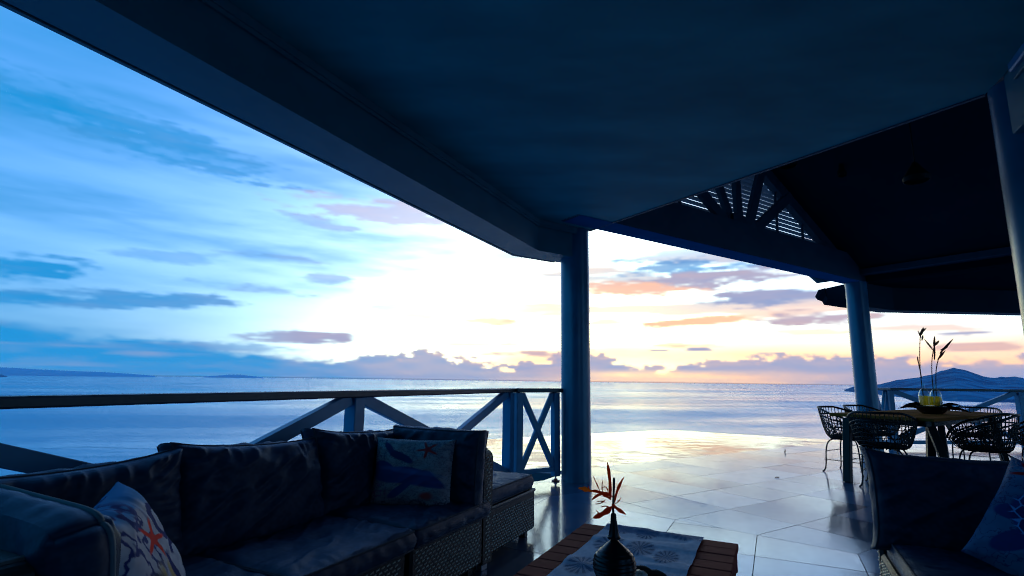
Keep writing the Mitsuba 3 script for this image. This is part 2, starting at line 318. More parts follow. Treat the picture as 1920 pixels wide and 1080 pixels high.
# ---------------------------------------------------------------- the setting: sea, pool, islands
SEA_Z = -45.0
ang = np.linspace(-math.pi, math.pi, 97)
sv = [[0, 0, SEA_Z]] + [[r * math.sin(q), r * math.cos(q), SEA_Z] for r in (400, 4000, 58000) for q in ang[:-1]]
sf = []
for j in range(96):
    k = (j + 1) % 96; sf.append([0, 1 + k, 1 + j])
    for i in range(2):
        a0, a1 = 1 + i * 96, 1 + (i + 1) * 96
        sf += [[a0 + j, a0 + k, a1 + k], [a0 + j, a1 + k, a1 + j]]
put('sea', trimesh.Trimesh(sv, sf, process=False), 'm_sea', kind='structure')

def island(name, azs, els, r0, r1, rr, mat_, seed, label):
    """A hilly island: crest heights along a bearing (degrees), ridge at distance rr, shores at r0 and r1."""
    aa = np.linspace(azs[0], azs[-1], 260); ee = np.interp(aa, azs, els)
    n = 48; rs = np.linspace(0, 1, n)
    crest = rr * np.tan(np.radians(ee)) - SEA_Z
    AA, RR = np.meshgrid(np.radians(aa), rs, indexing='ij')
    near = np.interp(aa, azs, r0); far = np.full_like(aa, r1)
    dist = near[:, None] + (far - near)[:, None] * RR
    peak = (rr - near)[:, None] / (far - near)[:, None]
    prof = np.where(RR < peak, RR / peak, (1 - RR) / (1 - peak)); prof = np.sin(prof * math.pi / 2) ** .9
    X, Y = dist * np.sin(AA), dist * np.cos(AA)
    P = np.stack([X / 170, Y / 170, 0 * X], -1)
    h = crest[:, None] * prof * (1 + .20 * (meshkit.fbm(P, 5, seed) - .5) * (prof < .97)) + 5.0 * (meshkit.noise(P * 7, seed + 1) - .5) * prof
    h = np.where(prof <= 0.01, -6, h)
    v = np.stack([X, Y, SEA_Z + h], -1).reshape(-1, 3); f = []
    m = len(aa); I, J = np.meshgrid(np.arange(m - 1), np.arange(n - 1), indexing='ij'); b = (I * n + J).ravel()
    f = np.vstack([np.stack([b, b + n, b + n + 1], 1), np.stack([b, b + n + 1, b + 1], 1)])
    put(name, trimesh.Trimesh(v, f, process=False), mat_, kind='structure', smooth=True, label=label)
island('island', [31.6, 32.2, 34.3, 35.5, 36.9, 38.0, 38.6, 39.45, 40.0, 40.6, 41.2, 41.85, 42.5, 43.1, 43.5, 44.0, 47, 52, 58], [-.46, -.18, .10, .46, .66, .88, 1.18, 1.40, 1.30, 1.05, .76, .66, .72, .76, .68, .36, .30, .5, -.5],
       [4700, 4300, 3200, 2700, 2400, 2250, 2200, 2150, 2150, 2150, 2150, 2150, 2200, 2200, 2200, 2250, 2400, 2600, 4200], 6400, 5200, 'm_land', 5, 'dark blue hilly island on the sea behind the dining table')
island('hill', [-75, -60, -50, -44, -42.5, -41, -39, -37, -35, -33.3], [.6, .7, .6, .52, .46, .38, .30, .26, .14, .0], [21000] * 10, 30000, 25000, 'm_land_hazed', 15, 'long faint blue headland on the left horizon')
island('hill', [-29.6, -28.5, -27.5, -26.6, -25.5, -24.6], [.0, .1, .2, .22, .1, .0], [27000] * 6, 34000, 30000, 'm_land_hazed', 25, 'small faint hill on the horizon right of the headland')
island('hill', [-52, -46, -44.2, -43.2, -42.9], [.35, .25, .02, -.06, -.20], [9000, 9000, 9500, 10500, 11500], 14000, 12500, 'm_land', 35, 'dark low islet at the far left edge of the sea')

# ---------------------------------------------------------------- terrace floor
V0 = np.array([1.80, 4.11]); MIT = math.radians(-41.0)
A2, B2, U2, W2 = A[:2], B[:2], U[:2], W[:2]
def l2(s, t): return (L(s, t))[:2]
RC = l2(5.21, -2.60)                                              # corner of the rail
C1 = np.array([.74, 6.17]); C2 = np.array([6.03, 9.20]); C3 = np.array([3.02, 2.90])
pe = np.array([3.95, 9.02])                                       # a point of the pool's near edge
pn0, pn1 = pe - 3.75 * A2, pe + 3.62 * A2                         # ends of that edge
SRC = np.array([6.75, 9.67])                                      # corner of the side wing's rail
deck = sg.Polygon([l2(-2.2, -2.62), RC, RC + .45 * A2 * 1.0, pn0, pn1, SRC + .12 * A2 + .25 * np.array([-.2, 1]), SRC + 9 * G[:2] - .1 * H[:2], SRC + 9 * G[:2] + 7 * H[:2], l2(-2.2, 9)])
lounge_side = sg.Polygon([V0 - 20 * np.array([math.cos(MIT), math.sin(MIT)]), V0 + 20 * np.array([math.cos(MIT), math.sin(MIT)]), V0 + 20 * np.array([math.cos(MIT), math.sin(MIT)]) - 25 * U2, V0 - 20 * np.array([math.cos(MIT), math.sin(MIT)]) - 25 * U2])
put('floor', prism(deck, -.40, -.012), 'm_grout', kind='structure')
def tile_set(e0, e1, off0, off1, region):
    out = []
    inv = np.linalg.inv(np.stack([e0, e1], 1)); P = (inv @ (np.array(region.exterior.coords) - V0).T).T
    for i in range(math.floor((P[:, 0].min() - off0) / .6), math.ceil((P[:, 0].max() - off0) / .6)):
        for j in range(math.floor((P[:, 1].min() - off1) / .6), math.ceil((P[:, 1].max() - off1) / .6)):
            a0, b0 = off0 + .6 * i, off1 + .6 * j
            q = sg.Polygon([V0 + a * e0 + b * e1 for a, b in ((a0 + .0018, b0 + .0018), (a0 + .5982, b0 + .0018), (a0 + .5982, b0 + .5982), (a0 + .0018, b0 + .5982))])
            r = q.intersection(region)
            for g in getattr(r, 'geoms', [r]):
                if g.geom_type == 'Polygon' and g.area > .004: out.append(g)
    return out
front = deck.intersection(lounge_side).buffer(-.002); rear = deck.difference(lounge_side).buffer(-.002)
tiles = []
for reg, arg in ((front, (U2, W2, -.535, 0.0)), (rear, (A2, B2, .535, 0.0))):
    for g in getattr(reg, 'geoms', [reg]): tiles += tile_set(*arg, g)
rng = np.random.default_rng(7)
def tile_mesh(g):
    top = np.array(g.buffer(-.0007, join_style=2).exterior.coords)[:-1]; low = np.array(g.exterior.coords)[:-1]
    if len(top) != len(low): return prism(g, -.010, 0)
    if sg.LinearRing(low).is_ccw is False: low = low[::-1]
    if sg.LinearRing(top).is_ccw is False: top = top[::-1]
    k = np.argmin(np.linalg.norm(top - low[0], axis=1)); top = np.roll(top, -k, axis=0); n = len(top)
    c = low.mean(0); tilt = rng.normal(0, .0011, 2); dz = rng.normal(0, .0004)
    zt = dz + (top - c) @ tilt; zl = dz - .0012 + (low - c) @ tilt
    v = np.vstack([np.c_[top, zt], np.c_[low, zl], np.c_[low, np.full(n, -.011)]]); f = [[0, i, i + 1] for i in range(1, n - 1)]
    for r in range(2):
        for i in range(n):
            j = (i + 1) % n; f += [[r * n + i, (r + 1) * n + i, (r + 1) * n + j], [r * n + i, (r + 1) * n + j, r * n + j]]
    return trimesh.Trimesh(v, f, process=False)
def seen(g):
    x, y = g.centroid.coords[0]
    return y > 1.2 and -1.0 < x / y < 1.02
vis = sorted([g for g in tiles if seen(g)], key=lambda g: np.hypot(*g.centroid.coords[0]))
rest = [g for g in tiles if not seen(g)] + vis[290:]
for g in vis[:290]:
    put('tile', tile_mesh(g), f'm_tile{rng.integers(5)}', 'floor')
put('outer_tiles', cat(*[tile_mesh(g) for g in rest]), 'm_tile0', 'floor', kind='stuff')

# infinity pool: basin, brim and water just below the terrace
pf = np.array([3.72, 13.09])
pool = sg.Polygon([pn0, pn1, pf, np.array([1.77, 11.95]), np.array([-.9, 10.2]), pn0 + np.array([-1.45, .2])])
put('pool_water', prism(pool.buffer(-.02), -.30, -.028), 'm_pool', kind='structure')
put('pool_basin', prism(pool.buffer(.10).difference(pool.buffer(-.015)).difference(deck), -3.2, -.045), 'm_concrete', kind='structure')
put('terrace_wall', prism(deck.buffer(-.05), -44, -.42), 'm_concrete', kind='structure')

# ---------------------------------------------------------------- lounge roof
ZC, ZB = 2.85, 2.50
mid = sg.LineString([l2(-2.4, -2.423), l2(5.325, -2.423), np.array([.165, 5.86]) + .62 * A2])
beam_poly = mid.buffer(.165, cap_style=2, join_style=2)
cR0, cR1 = np.array([.915, 6.14]), np.array([2.893, 3.025])
roof = thing('lounge_roof', 'flat ceiling coloured dark blue for its shade, with deep edge beams over the sofas', 'roof')
slab = sg.Polygon([l2(-2.4, -2.60), l2(5.35, -2.59), np.array([.03, 5.97]) + .62 * A2, cR0, cR1, l2(3.75, 1.30), l2(-2.4, 1.30)])
put('ceiling', prism(slab, ZC, ZC + .14), 'm_ceiling_shaded', roof)
put('edge_beam', prism(beam_poly, ZB, ZC - .003), 'm_beam', roof, label='long dark beam along the left edge of the roof')
inner = mid.parallel_offset(.178, 'right', join_style=2)
inn = sg.LineString([l2(-2.4, -2.245), l2(5.245, -2.245), l2(5.245, -2.245) + .55 * A2])
put('cornice', prism(inn.buffer(.016, cap_style=2, join_style=2), ZC - .055, ZC - .004), 'm_beam', roof)
put('cornice', prism(inn.buffer(.006, cap_style=2, join_style=2), ZC - .080, ZC - .055), 'm_beam', roof)
tr = sg.LineString([cR0, cR1]).buffer(.014, cap_style=2)
put('edge_trim', prism(tr, ZC - .006, ZC + .15), 'm_beam_dark', roof)
put('side_beam', box(1.31, 1.63, -2.4, 3.80, ZB, ZC + .1, FL), 'm_beam', roof, label='pale blue beam running back from the right column')
put('cornice', box(1.270, 1.309, -2.4, 3.62, ZC - .060, ZC - .004, FL, .008), 'm_rail', roof)
put('cornice', box(1.292, 1.309, -2.4, 3.64, ZC - .095, ZC - .062, FL, .003), 'm_beam', roof)
top = prism(slab.buffer(.25, join_style=2), ZC + .145, ZC + .20)
put('roof_sheet', top, 'm_beam_dark', roof)
fas = sg.LineString([l2(-2.4, -2.615), l2(5.38, -2.615), l2(5.38, -2.615) + .6 * A2]).buffer(.012, cap_style=2, join_style=2)
put('fascia', prism(fas, ZB - .004, ZC + .14), 'm_beam', roof)

# ---------------------------------------------------------------- columns
def column(xy, top, label):
    k = thing('column', label, 'column')
    n = 56
    put('shaft', tf(lathe([(0, .0), (.168, .0), (.168, .035), (.165, .042), (.165, top - .06), (.1665, top - .055), (.1665, top), (0, top)], n), frame([xy[0], xy[1], .001], [1, 0, 0], [0, 1, 0], Zv)), 'm_column', k, smooth=35)
    return k
column(C1, ZC - .004, 'round blue column in the middle, at the end of the left railing')
column(C2, ZC - .003, 'round blue column beside the dining table, island behind it')
column(C3, ZC - .004, 'round blue column cut by the right edge of the photo')

# ---------------------------------------------------------------- dining pavilion roof
dr_ = thing('dining_roof', 'dark gabled roof with louvred gable over the dining table', 'roof')
put('gable_beam', box(-.55, 6.25, -.155, .155, ZC, 3.30, FD), 'm_beam_dark', dr_, label='deep dark beam under the louvred gable')
put('lit_soffit', box(-.5, 6.1, -.150, .150, ZC - .006, ZC - .001, FD, 0), 'm_soffit_lit', dr_)  # thin sheet added to colour the beam's underside as lit
RC_, RZ, SL = 2.55, 4.78, .52
def roof_z(a): return RZ - SL * abs(a - RC_)
# louvre slats between the gable beam and the rafters, tilted
z = 3.345
while z < 4.62:
    half = (RZ - .10 - z) / SL - .12
    if half > .08:
        s = box(RC_ - half, RC_ + half, -.032, .032, -.004, .004)
        s = tf(s, trimesh.transformations.rotation_matrix(math.radians(-26), [1, 0, 0])); s.apply_translation([0, .06, z])
        put('slat', tf(s, FD), 'm_louver', dr_)
    z += .068
def gbar(a0, z0, a1, z1, w, y=-.03, th=.07):
    return tf(beam([a0, y, z0], [a1, y, z1], w, th, side=np.cross([a1 - a0, 0, z1 - z0], [0, 1, 0])), FD)
for i, (a0, z0, a1, z1, w) in enumerate(((2.20, 3.29, 1.58, 3.68, .15), (2.36, 3.29, 2.02, 3.95, .12), (2.54, 3.29, 2.51, 4.50, .13), (2.76, 3.29, 3.20, 4.28, .15), (2.92, 3.29, 3.98, 4.04, .15))):
    put('strut', gbar(a0, z0, a1, z1, w, -.05 + .004 * i), 'm_beam_dark', dr_)
put('king_block', gbar(2.30, 3.33, 2.84, 3.33, .16, -.095, .05), 'm_beam_dark', dr_)
for a in (1.34, 3.62, 4.35): put('mullion', gbar(a, 3.30, a, roof_z(a) - .12, .035, .015, .03), 'm_beam_dark', dr_)
for sgn in (-1, 1):
    put('rafter', gbar(RC_ + sgn * .0, RZ - .09, RC_ + sgn * 2.85, RZ - .09 - SL * 2.85, .20, .0, .12), 'm_beam_dark', dr_)
def slope(sgn, depth0, depth1, ext):
    a0, a1 = RC_, RC_ + sgn * ext
    v = [[a0, 0, RZ], [a1, 0, RZ - SL * ext], [a1, 0, RZ - SL * ext + .12], [a0, 0, RZ + .14]]
    P = [[x, -b, zz] for b in (depth0, depth1) for x, _, zz in v]
    f = [[0, 1, 2], [0, 2, 3], [4, 6, 5], [4, 7, 6], [0, 4, 5], [0, 5, 1], [1, 5, 6], [1, 6, 2], [2, 6, 7], [2, 7, 3], [3, 7, 4], [3, 4, 0]]
    m = trimesh.Trimesh(P, f); m.fix_normals(); return tf(m, FD)
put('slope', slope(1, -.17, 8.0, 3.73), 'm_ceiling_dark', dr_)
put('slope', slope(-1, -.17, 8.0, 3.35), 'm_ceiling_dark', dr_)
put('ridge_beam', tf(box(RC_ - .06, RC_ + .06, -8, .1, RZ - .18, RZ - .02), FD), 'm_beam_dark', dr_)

# ---------------------------------------------------------------- side wing roof beyond the second column
sw = thing('side_wing_roof', 'low dark eave over the far right rail beyond the dining table', 'roof')
E0 = np.array([6.93, 9.87])
swm = sg.LineString([C2 + np.array([.1, .12]), E0 - .16 * np.array([.25, .97]) * -1 * -1, E0 + 9 * G[:2] + .16 * H[:2]])
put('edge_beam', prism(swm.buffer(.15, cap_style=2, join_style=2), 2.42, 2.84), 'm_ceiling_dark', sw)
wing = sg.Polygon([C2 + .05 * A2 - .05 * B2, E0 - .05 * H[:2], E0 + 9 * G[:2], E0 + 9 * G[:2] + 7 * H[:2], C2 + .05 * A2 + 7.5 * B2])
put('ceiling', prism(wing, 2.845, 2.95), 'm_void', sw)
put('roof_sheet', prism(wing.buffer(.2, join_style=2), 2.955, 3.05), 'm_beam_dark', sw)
# the wing's eave seen past the column: fascia end with gutter, and a bracket under the gable beam
FV = frame([0, 0, 0], A, Zv, B)
def vplane(pts, off, depth, d=U):
    """A profile in the upright plane through P0 + off*B along A (a, z), drawn out to depth along d."""
    p = sg.Polygon(pts); e = trimesh.creation.extrude_polygon(p, 1.0, engine='earcut'); v = e.vertices.copy()
    e.vertices = (P0 + off * B) + v[:, :1] * A + v[:, 1:2] * Zv + v[:, 2:] * (d * depth)
    e.fix_normals(); return e
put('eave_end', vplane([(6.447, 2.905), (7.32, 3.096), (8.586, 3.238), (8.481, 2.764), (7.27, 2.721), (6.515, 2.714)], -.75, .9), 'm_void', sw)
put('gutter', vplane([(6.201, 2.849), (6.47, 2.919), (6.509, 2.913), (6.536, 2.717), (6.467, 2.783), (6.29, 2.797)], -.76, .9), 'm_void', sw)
put('bracket', vplane([(4.734, 2.968), (4.821, 2.879), (5.079, 2.777), (5.637, 2.882), (6.019, 2.887), (6.301, 3.018), (6.342, 3.222)], -.17, .05, -B), 'm_beam', dr_)

# ---------------------------------------------------------------- house walls behind the camera and to the right
hw = thing('house_wall', 'dark house wall behind the veranda', 'wall')
put('wall', box(-2.7, 6.5, -2.55, -2.40, 0, 4.6, FL), 'm_wall', hw)
put('wall', tf(box(-1.0, 3.2, -9.2, -9.02, 0, 5.2), FD), 'm_wall', hw)

# ---------------------------------------------------------------- railings
def rail_run(key, o, d, posts, mids, zt, length0, length1, diag):
    """A run of railing from point o along d: posts at distances, diagonals between them."""
    n = np.cross(d, Zv)
    F = frame([o[0], o[1], 0], d, np.cross(Zv, d), Zv)
    put('top_rail', box(length0, length1, -.062, .062, zt - .045, zt, F, .008), 'm_rail_top', key)
    put('bottom_rail', box(length0, length1, -.030, .030, .075, .135, F), 'm_rail', key)
    for p in posts: put('post', box(p - .048, p + .048, -.048, .048, -.005, zt - .047, F), 'm_rail', key)
    for p, q in diag:
        for i, (x0, x1) in enumerate(((p, q), (q, p))):
            put('brace', tf(beam([x0, .003 * i, zt - .055], [x1, .003 * i, .15], .055 - .006 * i, .080, side=[0, 1, 0]), F), 'm_rail', key)
    return F
rl = thing('railing', 'long blue railing with dark top rail behind the left sofa', 'railing')
rail_run(rl, l2(5.18, -2.548), -U, (.0, 2.34, 4.68), (), 1.0, -.06, 7.3, ((.06, 2.28), (2.40, 4.62), (4.74, 6.9)))
xp = thing('crossed_balustrade', 'short crossed railing panel between left railing and middle column', 'railing')
Fx = frame([*(l2(5.18, -2.548) + .09 * A2), 0], A, -B, Zv)
put('top_rail', box(-.02, .68, -.06, .06, .955, 1.0, Fx, .008), 'm_rail_top', xp)
put('post', box(.0, .075, -.038, .038, -.005, .953, Fx), 'm_rail', xp)
put('post', box(.50, .575, -.038, .038, .055, .953, Fx), 'm_rail', xp)
put('bottom_rail', box(.077, .498, -.028, .028, .11, .155, Fx), 'm_rail', xp)
put('brace', tf(beam([.08, .0, .94], [.50, .0, .16], .045, .06, side=[0, 1, 0]), Fx), 'm_rail', xp)
put('brace', tf(beam([.50, .004, .94], [.08, .004, .16], .040, .06, side=[0, 1, 0]), Fx), 'm_rail', xp)
put('foot_rod', tf(tube([[.54, 0, .0], [.54, 0, .06]], .010, 10), Fx), 'm_steel', xp)
ft = put('foot_plate', tf(lathe([(0, .001), (.045, .001), (.045, .012), (.022, .018), (.018, .028), (0, .028)], 24), Fx @ trimesh.transformations.translation_matrix([.54, 0, 0])), 'm_red', xp, label='orange red foot under the panel post', smooth=30)
fr = thing('railing', 'far blue railing with dark top rail behind the dining table', 'railing')
rail_run(fr, SRC, G, (.0, 2.45, 4.9), (), 1.04, -.06, 8.0, ((.06, 2.39), (2.51, 4.84)))
fx = thing('crossed_balustrade', 'short crossed railing panel right of the column by the dining table', 'railing')
Fy = frame([*(SRC - .10 * A2), 0], -A, B, Zv)
put('top_rail', box(-.02, .60, -.06, .06, .995, 1.04, Fy, .008), 'm_rail_top', fx)
for p in (.0, .46): put('post', box(p, p + .075, -.038, .038, -.005, .993, Fy), 'm_rail', fx)
put('bottom_rail', box(.077, .458, -.028, .028, .11, .155, Fy), 'm_rail', fx)
put('brace', tf(beam([.08, .0, .97], [.46, .0, .16], .045, .06, side=[0, 1, 0]), Fy), 'm_rail', fx)
put('brace', tf(beam([.46, .004, .97], [.08, .004, .16], .040, .06, side=[0, 1, 0]), Fy), 'm_rail', fx)

# ---------------------------------------------------------------- cushions
def cushion(w, h, t, edge=.5, pin=.03, puff=.6, seed=0, wr=.012, n=44, sag=0.0, side=5, ears=0.0):
    """A stuffed cushion w (x) by h (y) by t (z) with wrinkles; returns (mesh, uv, outline of the front seam)."""
    m = max(12, int(n * h / w)) if h < w else n; nn = n if h < w else max(12, int(n * w / h))
    u = np.linspace(-1, 1, nn); v = np.linspace(-1, 1, m); uu, vv = np.meshgrid(u, v, indexing='ij')
    def outline(a, b):
        s = 1 - pin * (1 - b ** 2); r = 1 - pin * (1 - a ** 2); c = 1 - ears * (np.abs(a * b) ** 6)
        return np.stack([w / 2 * a * s * c, h / 2 * b * r * c - sag * (1 - a ** 2) * (b > 0) * b], -1)
    P = outline(uu, vv); prof = np.sqrt(np.clip(1 - np.abs(uu) ** 3.2, 0, 1)) * np.sqrt(np.clip(1 - np.abs(vv) ** 3.2, 0, 1))
    e = edge * t / 2
    rng_ = np.random.default_rng(seed)
    def height(sd):
        q = np.stack([P[..., 0] * 3.2, P[..., 1] * 3.2, 0 * uu + sd * 7.3], -1)
        big = (meshkit.fbm(q, 2, sd) - .5) * 2.2 * wr
        d = np.maximum(np.abs(uu), np.abs(vv)); near = np.clip((d - .25) / .6, 0, 1) * np.clip((1.02 - d) / .12, 0, 1)
        th = np.where(np.abs(uu) > np.abs(vv), P[..., 1], P[..., 0])
        rr = np.where(np.abs(uu) > np.abs(vv), P[..., 0], P[..., 1])
        k = meshkit.noise(np.stack([th * 21 + 3 * (meshkit.noise(q * 2.0, sd + 5) - .5), rr * 4.0, 0 * th + sd], -1), sd + 9)
        ridge = (1 - np.abs(2 * k - 1) * 1.6).clip(-.4, 1)
        lng = meshkit.noise(np.stack([P[..., 0] * 5 + P[..., 1] * 4, P[..., 1] * 15 - P[..., 0] * 9, 0 * th + sd], -1), sd + 3)
        return e + (t / 2 - e) * puff * prof / .8 + big + wr * .95 * ridge * near * (.4 + lng) + wr * .9 * (1 - np.abs(2 * lng - 1) * 1.5).clip(-.3, 1) * np.sqrt(prof)
    f_, k_ = height(seed + 1), -height(seed + 2)
    edge_m = np.maximum(np.abs(uu), np.abs(vv)) > .999
    f_ = np.where(edge_m, e, f_); k_ = np.where(edge_m, -e, k_)
    V = [np.concatenate([P, f_[..., None]], -1).reshape(-1, 3), np.concatenate([P, k_[..., None]], -1).reshape(-1, 3)]
    I, J = np.meshgrid(np.arange(nn - 1), np.arange(m - 1), indexing='ij'); b = (I * m + J).ravel(); N0 = nn * m
    F = [np.stack([b, b + m, b + m + 1], 1), np.stack([b, b + m + 1, b + 1], 1), N0 + np.stack([b, b + m + 1, b + m], 1), N0 + np.stack([b, b + 1, b + m + 1], 1)]
    UV = [np.stack([(uu + 1) / 2, (vv + 1) / 2], -1).reshape(-1, 2), np.stack([(1 - uu) / 2, (vv + 1) / 2], -1).reshape(-1, 2)]
    ring = [i * m for i in range(nn)] + [(nn - 1) * m + j for j in range(1, m)] + [i * m + m - 1 for i in range(nn - 2, -1, -1)] + [j for j in range(m - 2, 0, -1)]
    R = len(ring); base = V[0][ring]; Ub = UV[0][ring]; c = base[:, :2] / (np.linalg.norm(base[:, :2], axis=1, keepdims=True) + 1e-9)
    at = 2 * N0
    per = np.r_[0, np.cumsum(np.linalg.norm(np.diff(base[:, :2], axis=0), axis=1))]
    for k in range(side + 1):
        q = k / side; zz = e * (1 - 2 * q); out = .35 * e * math.sin(math.pi * q) + wr * .5 * math.sin(math.pi * q) * (meshkit.noise(np.stack([per * 26, 0 * per + 4 * q, 0 * per + seed], -1), seed) - .5) * 2
        V.append(np.c_[base[:, :2] + c * np.broadcast_to(out, (R,))[:, None], np.full(R, zz)]); UV.append(Ub)
    for k in range(side):
        i = np.arange(R); j = (i + 1) % R; a, d = at + k * R, at + (k + 1) * R
        F += [np.stack([a + i, d + i, d + j], 1), np.stack([a + i, d + j, a + j], 1)]
    return trimesh.Trimesh(np.vstack(V), np.vstack(F), process=False), np.vstack(UV), base
def put_cushion(name, label, cat_, m, args, mat_='m_fabric', pipe='m_piping_dark', group=None, pr=.005, front=False, **kw):
    k = thing(name, label, cat_, group); mesh, uv, base = cushion(*args, **kw)
    put('cover', tf(mesh, m), mat_, k, smooth=True, uv=uv)
    if pipe:
        r = np.vstack([base, base[:2]]); z = base[0, 2]
        put('piping', tf(tube(r, pr, 6) if front else cat(tube(r, pr, 6), tube(r * [1, 1, -1], pr, 6)), m), pipe, k, smooth=True)
    return k
def onseat(s0, s1, t0, t1, z0, z1):          # seat cushion: x = s, y = -t (towards the rail), z up
    return frame(L((s0 + s1) / 2, (t0 + t1) / 2, (z0 + z1) / 2), U, -W, Zv), (s1 - s0, t1 - t0, z1 - z0)
def stand(c, face, lean=0.0, roll=0.0):
    """An upright cushion centred at c, its front facing along face, leaning back by lean, rolled by roll (radians)."""
    f = np.asarray(face, float); f = f / np.linalg.norm(f); x = np.cross(Zv, f)
    z = f * math.cos(lean) + Zv * math.sin(lean); y = np.cross(z, x)
    x2 = x * math.cos(roll) + y * math.sin(roll); y2 = -x * math.sin(roll) + y * math.cos(roll)
    return frame(c, x2, y2, z)

# ---------------------------------------------------------------- wicker
def weave(o, ux, uy, wd, ht, px=.036, py=.0175):
    """Staggered slanting strands standing proud of a panel: one lozenge of six faces each."""
    ux, uy = np.asarray(ux, float), np.asarray(uy, float); n = np.cross(ux, uy); V, F = [], []
    r = np.random.default_rng(int(abs(o[0] * 1000)) + 3)
    for j in range(int(ht / py)):
        for i in range(int(wd / px)):
            cx = (i + .5 + .5 * (j % 2)) * px; cy = (j + .5) * py
            if cx > wd - px * .4: continue
            c = np.asarray(o) + ux * (cx + r.normal(0, .0004)) + uy * (cy + r.normal(0, .0003)); a = (ux * .95 + uy * .14) * px * .30; b = uy * py * .20; h = n * (.0045 + r.normal(0, .0004))
            k = len(V); V += [c - a - b, c + a - b, c + a + b, c - a + b, c - a * .45 + h, c + a * .45 + h]
            F += [[k, k + 1, k + 5], [k, k + 5, k + 4], [k + 2, k + 3, k + 4], [k + 2, k + 4, k + 5], [k + 1, k + 2, k + 5], [k + 3, k, k + 4]]
    return trimesh.Trimesh(np.array(V), np.array(F), process=False)
def rim_tube(pts, r=.011): return tube(pts, r, 8)

# ---------------------------------------------------------------- the left sofa
TF, TB = -1.555, -2.43
sofa = thing('rattan_sofa', 'long dark woven sofa along the left railing', 'sofa')
for i, (s0, s1) in enumerate(((.72, 1.44), (1.455, 2.135), (2.165, 2.855))):
    put('base', box(s0 + .006, s1 - .006, -TF, -TB, .055, .312, frame([0, 0, 0], U, -W, Zv), .012), 'm_wicker', sofa)
    put('weave', weave(L(s0 + .03, TF, .065), U, Zv, s1 - s0 - .055, .238), 'm_strand', sofa, kind='stuff')
    for s in (s0 + .06, s1 - .06):
        for t in (TF - .07, TB + .07): put('foot', box(s - .025, s + .025, -t - .025, -t + .025, .0, .053, frame([0, 0, 0], U, -W, Zv)), 'm_rattan', sofa)
    put('back_panel', box(s0, s1, -TB - .055, -TB, .314, .64, frame([0, 0, 0], U, -W, Zv), .012), 'm_wicker', sofa)
for s0, s1, h in ((.605, .715, .655), (2.862, 2.968, .668)):
    arm = sg.Polygon([(-TF + .004, .04), (-TB, .04), (-TB, h)] + [(-TF + .004 + .05 - .05 * math.sin(q), h - .05 + .05 * math.cos(q)) for q in np.linspace(0, math.pi / 2, 7)])
    e = trimesh.creation.extrude_polygon(arm, s1 - s0, engine='earcut'); put('arm_panel', tf(e, frame(L(s0, 0, 0), -W, Zv, -U) @ np.diag([1, 1, -1, 1])), 'm_wicker', sofa)
    put('arm_weave', cat(weave(L(s0 + .012, TF, .06), U, Zv, s1 - s0 - .02, h - .075), weave(L(s1 + .001, TF - .02, .06), -W, Zv, .5, h - .09) if s0 > 2 else weave(L(s0 - .001, TB + .03, .06), W, Zv, .80, h - .09)), 'm_strand' if s0 > 2 else 'm_strand_dark', sofa, kind='stuff')
    put('arm_cap', tube([L(s, TF - .052, h - .002) for s in np.linspace(s0, s1, 3)] , .010, 8), 'm_strand_dark', sofa)
    put('foot', box(s0 + .02, s1 - .02, -TF + .02, -TF + .06, 0, .038, frame([0, 0, 0], U, -W, Zv)), 'm_steel', sofa)
seat_lab = ['blue seat cushion at the near end of the left sofa', 'blue wrinkled seat cushion in the middle of the left sofa', 'blue seat cushion under the whale pillow']
for i, (s0, s1) in enumerate(((.72, 1.45), (1.455, 2.145), (2.155, 2.86))):
    m, d = onseat(s0, s1, -2.33, -1.515, .314, .402)
    put_cushion('seat_cushion', seat_lab[i], 'cushion', m, d, edge=.86, pin=.012, puff=.75, seed=20 + i, wr=.013, n=70, ears=.02)
back_lab = ['dark blue back cushion furthest left against the railing', 'dark blue back cushion second from the left', 'dark blue back cushion behind the whale pillow']
for i, (s, wd, zt, ro, le) in enumerate(((1.06, .74, .77, .02, .24), (1.77, .74, .775, -.05, .26), (2.49, .72, .775, -.06, .22))):
    hh = .44
    put_cushion('back_cushion', back_lab[i], 'cushion', stand(L(s, -2.17, zt - hh / 2 + .01), W, le, ro), (wd, hh, .20), edge=.42, pin=.035, puff=.95, seed=40 + i, wr=.021, n=64, sag=.012 if i else .02, ears=-.045)
put_cushion('back_cushion', 'dark blue cushion leaning on the far arm of the left sofa', 'cushion', stand(L(2.765, -1.83, .585), -U, .10, .0), (.60, .40, .16), edge=.6, pin=.02, puff=.85, seed=47, wr=.014, n=56, ears=-.02)
put_cushion('back_cushion', 'dark cushion nearest the camera with skylit side edge painted as pale piping, bottom left', 'cushion', stand(L(.815, -1.89, .535), U, .14, .03), (.74, .41, .17), edge=.62, pin=.02, puff=.85, seed=48, wr=.015, n=56, ears=.15, pipe='m_piping_lit', pr=.009, front=True)
put_cushion('throw_pillow', 'pillow printed with a blue whale and red starfish', 'pillow', stand(L(2.575, -1.86, .562), -U * .93 + W * .37, .26, -.01), (.45, .37, .15), 'm_whale', None, edge=.06, pin=.04, puff=.9, seed=51, wr=.007, n=60, ears=-.02)
put_cushion('throw_pillow', 'pillow printed with shells and a bright red starfish', 'pillow', stand(L(1.03, -1.735, .525), U * .72 + W * .69, .50, .12), (.44, .42, .15), 'm_shells', None, edge=.06, pin=.04, puff=.9, seed=52, wr=.007, n=60, ears=-.02)

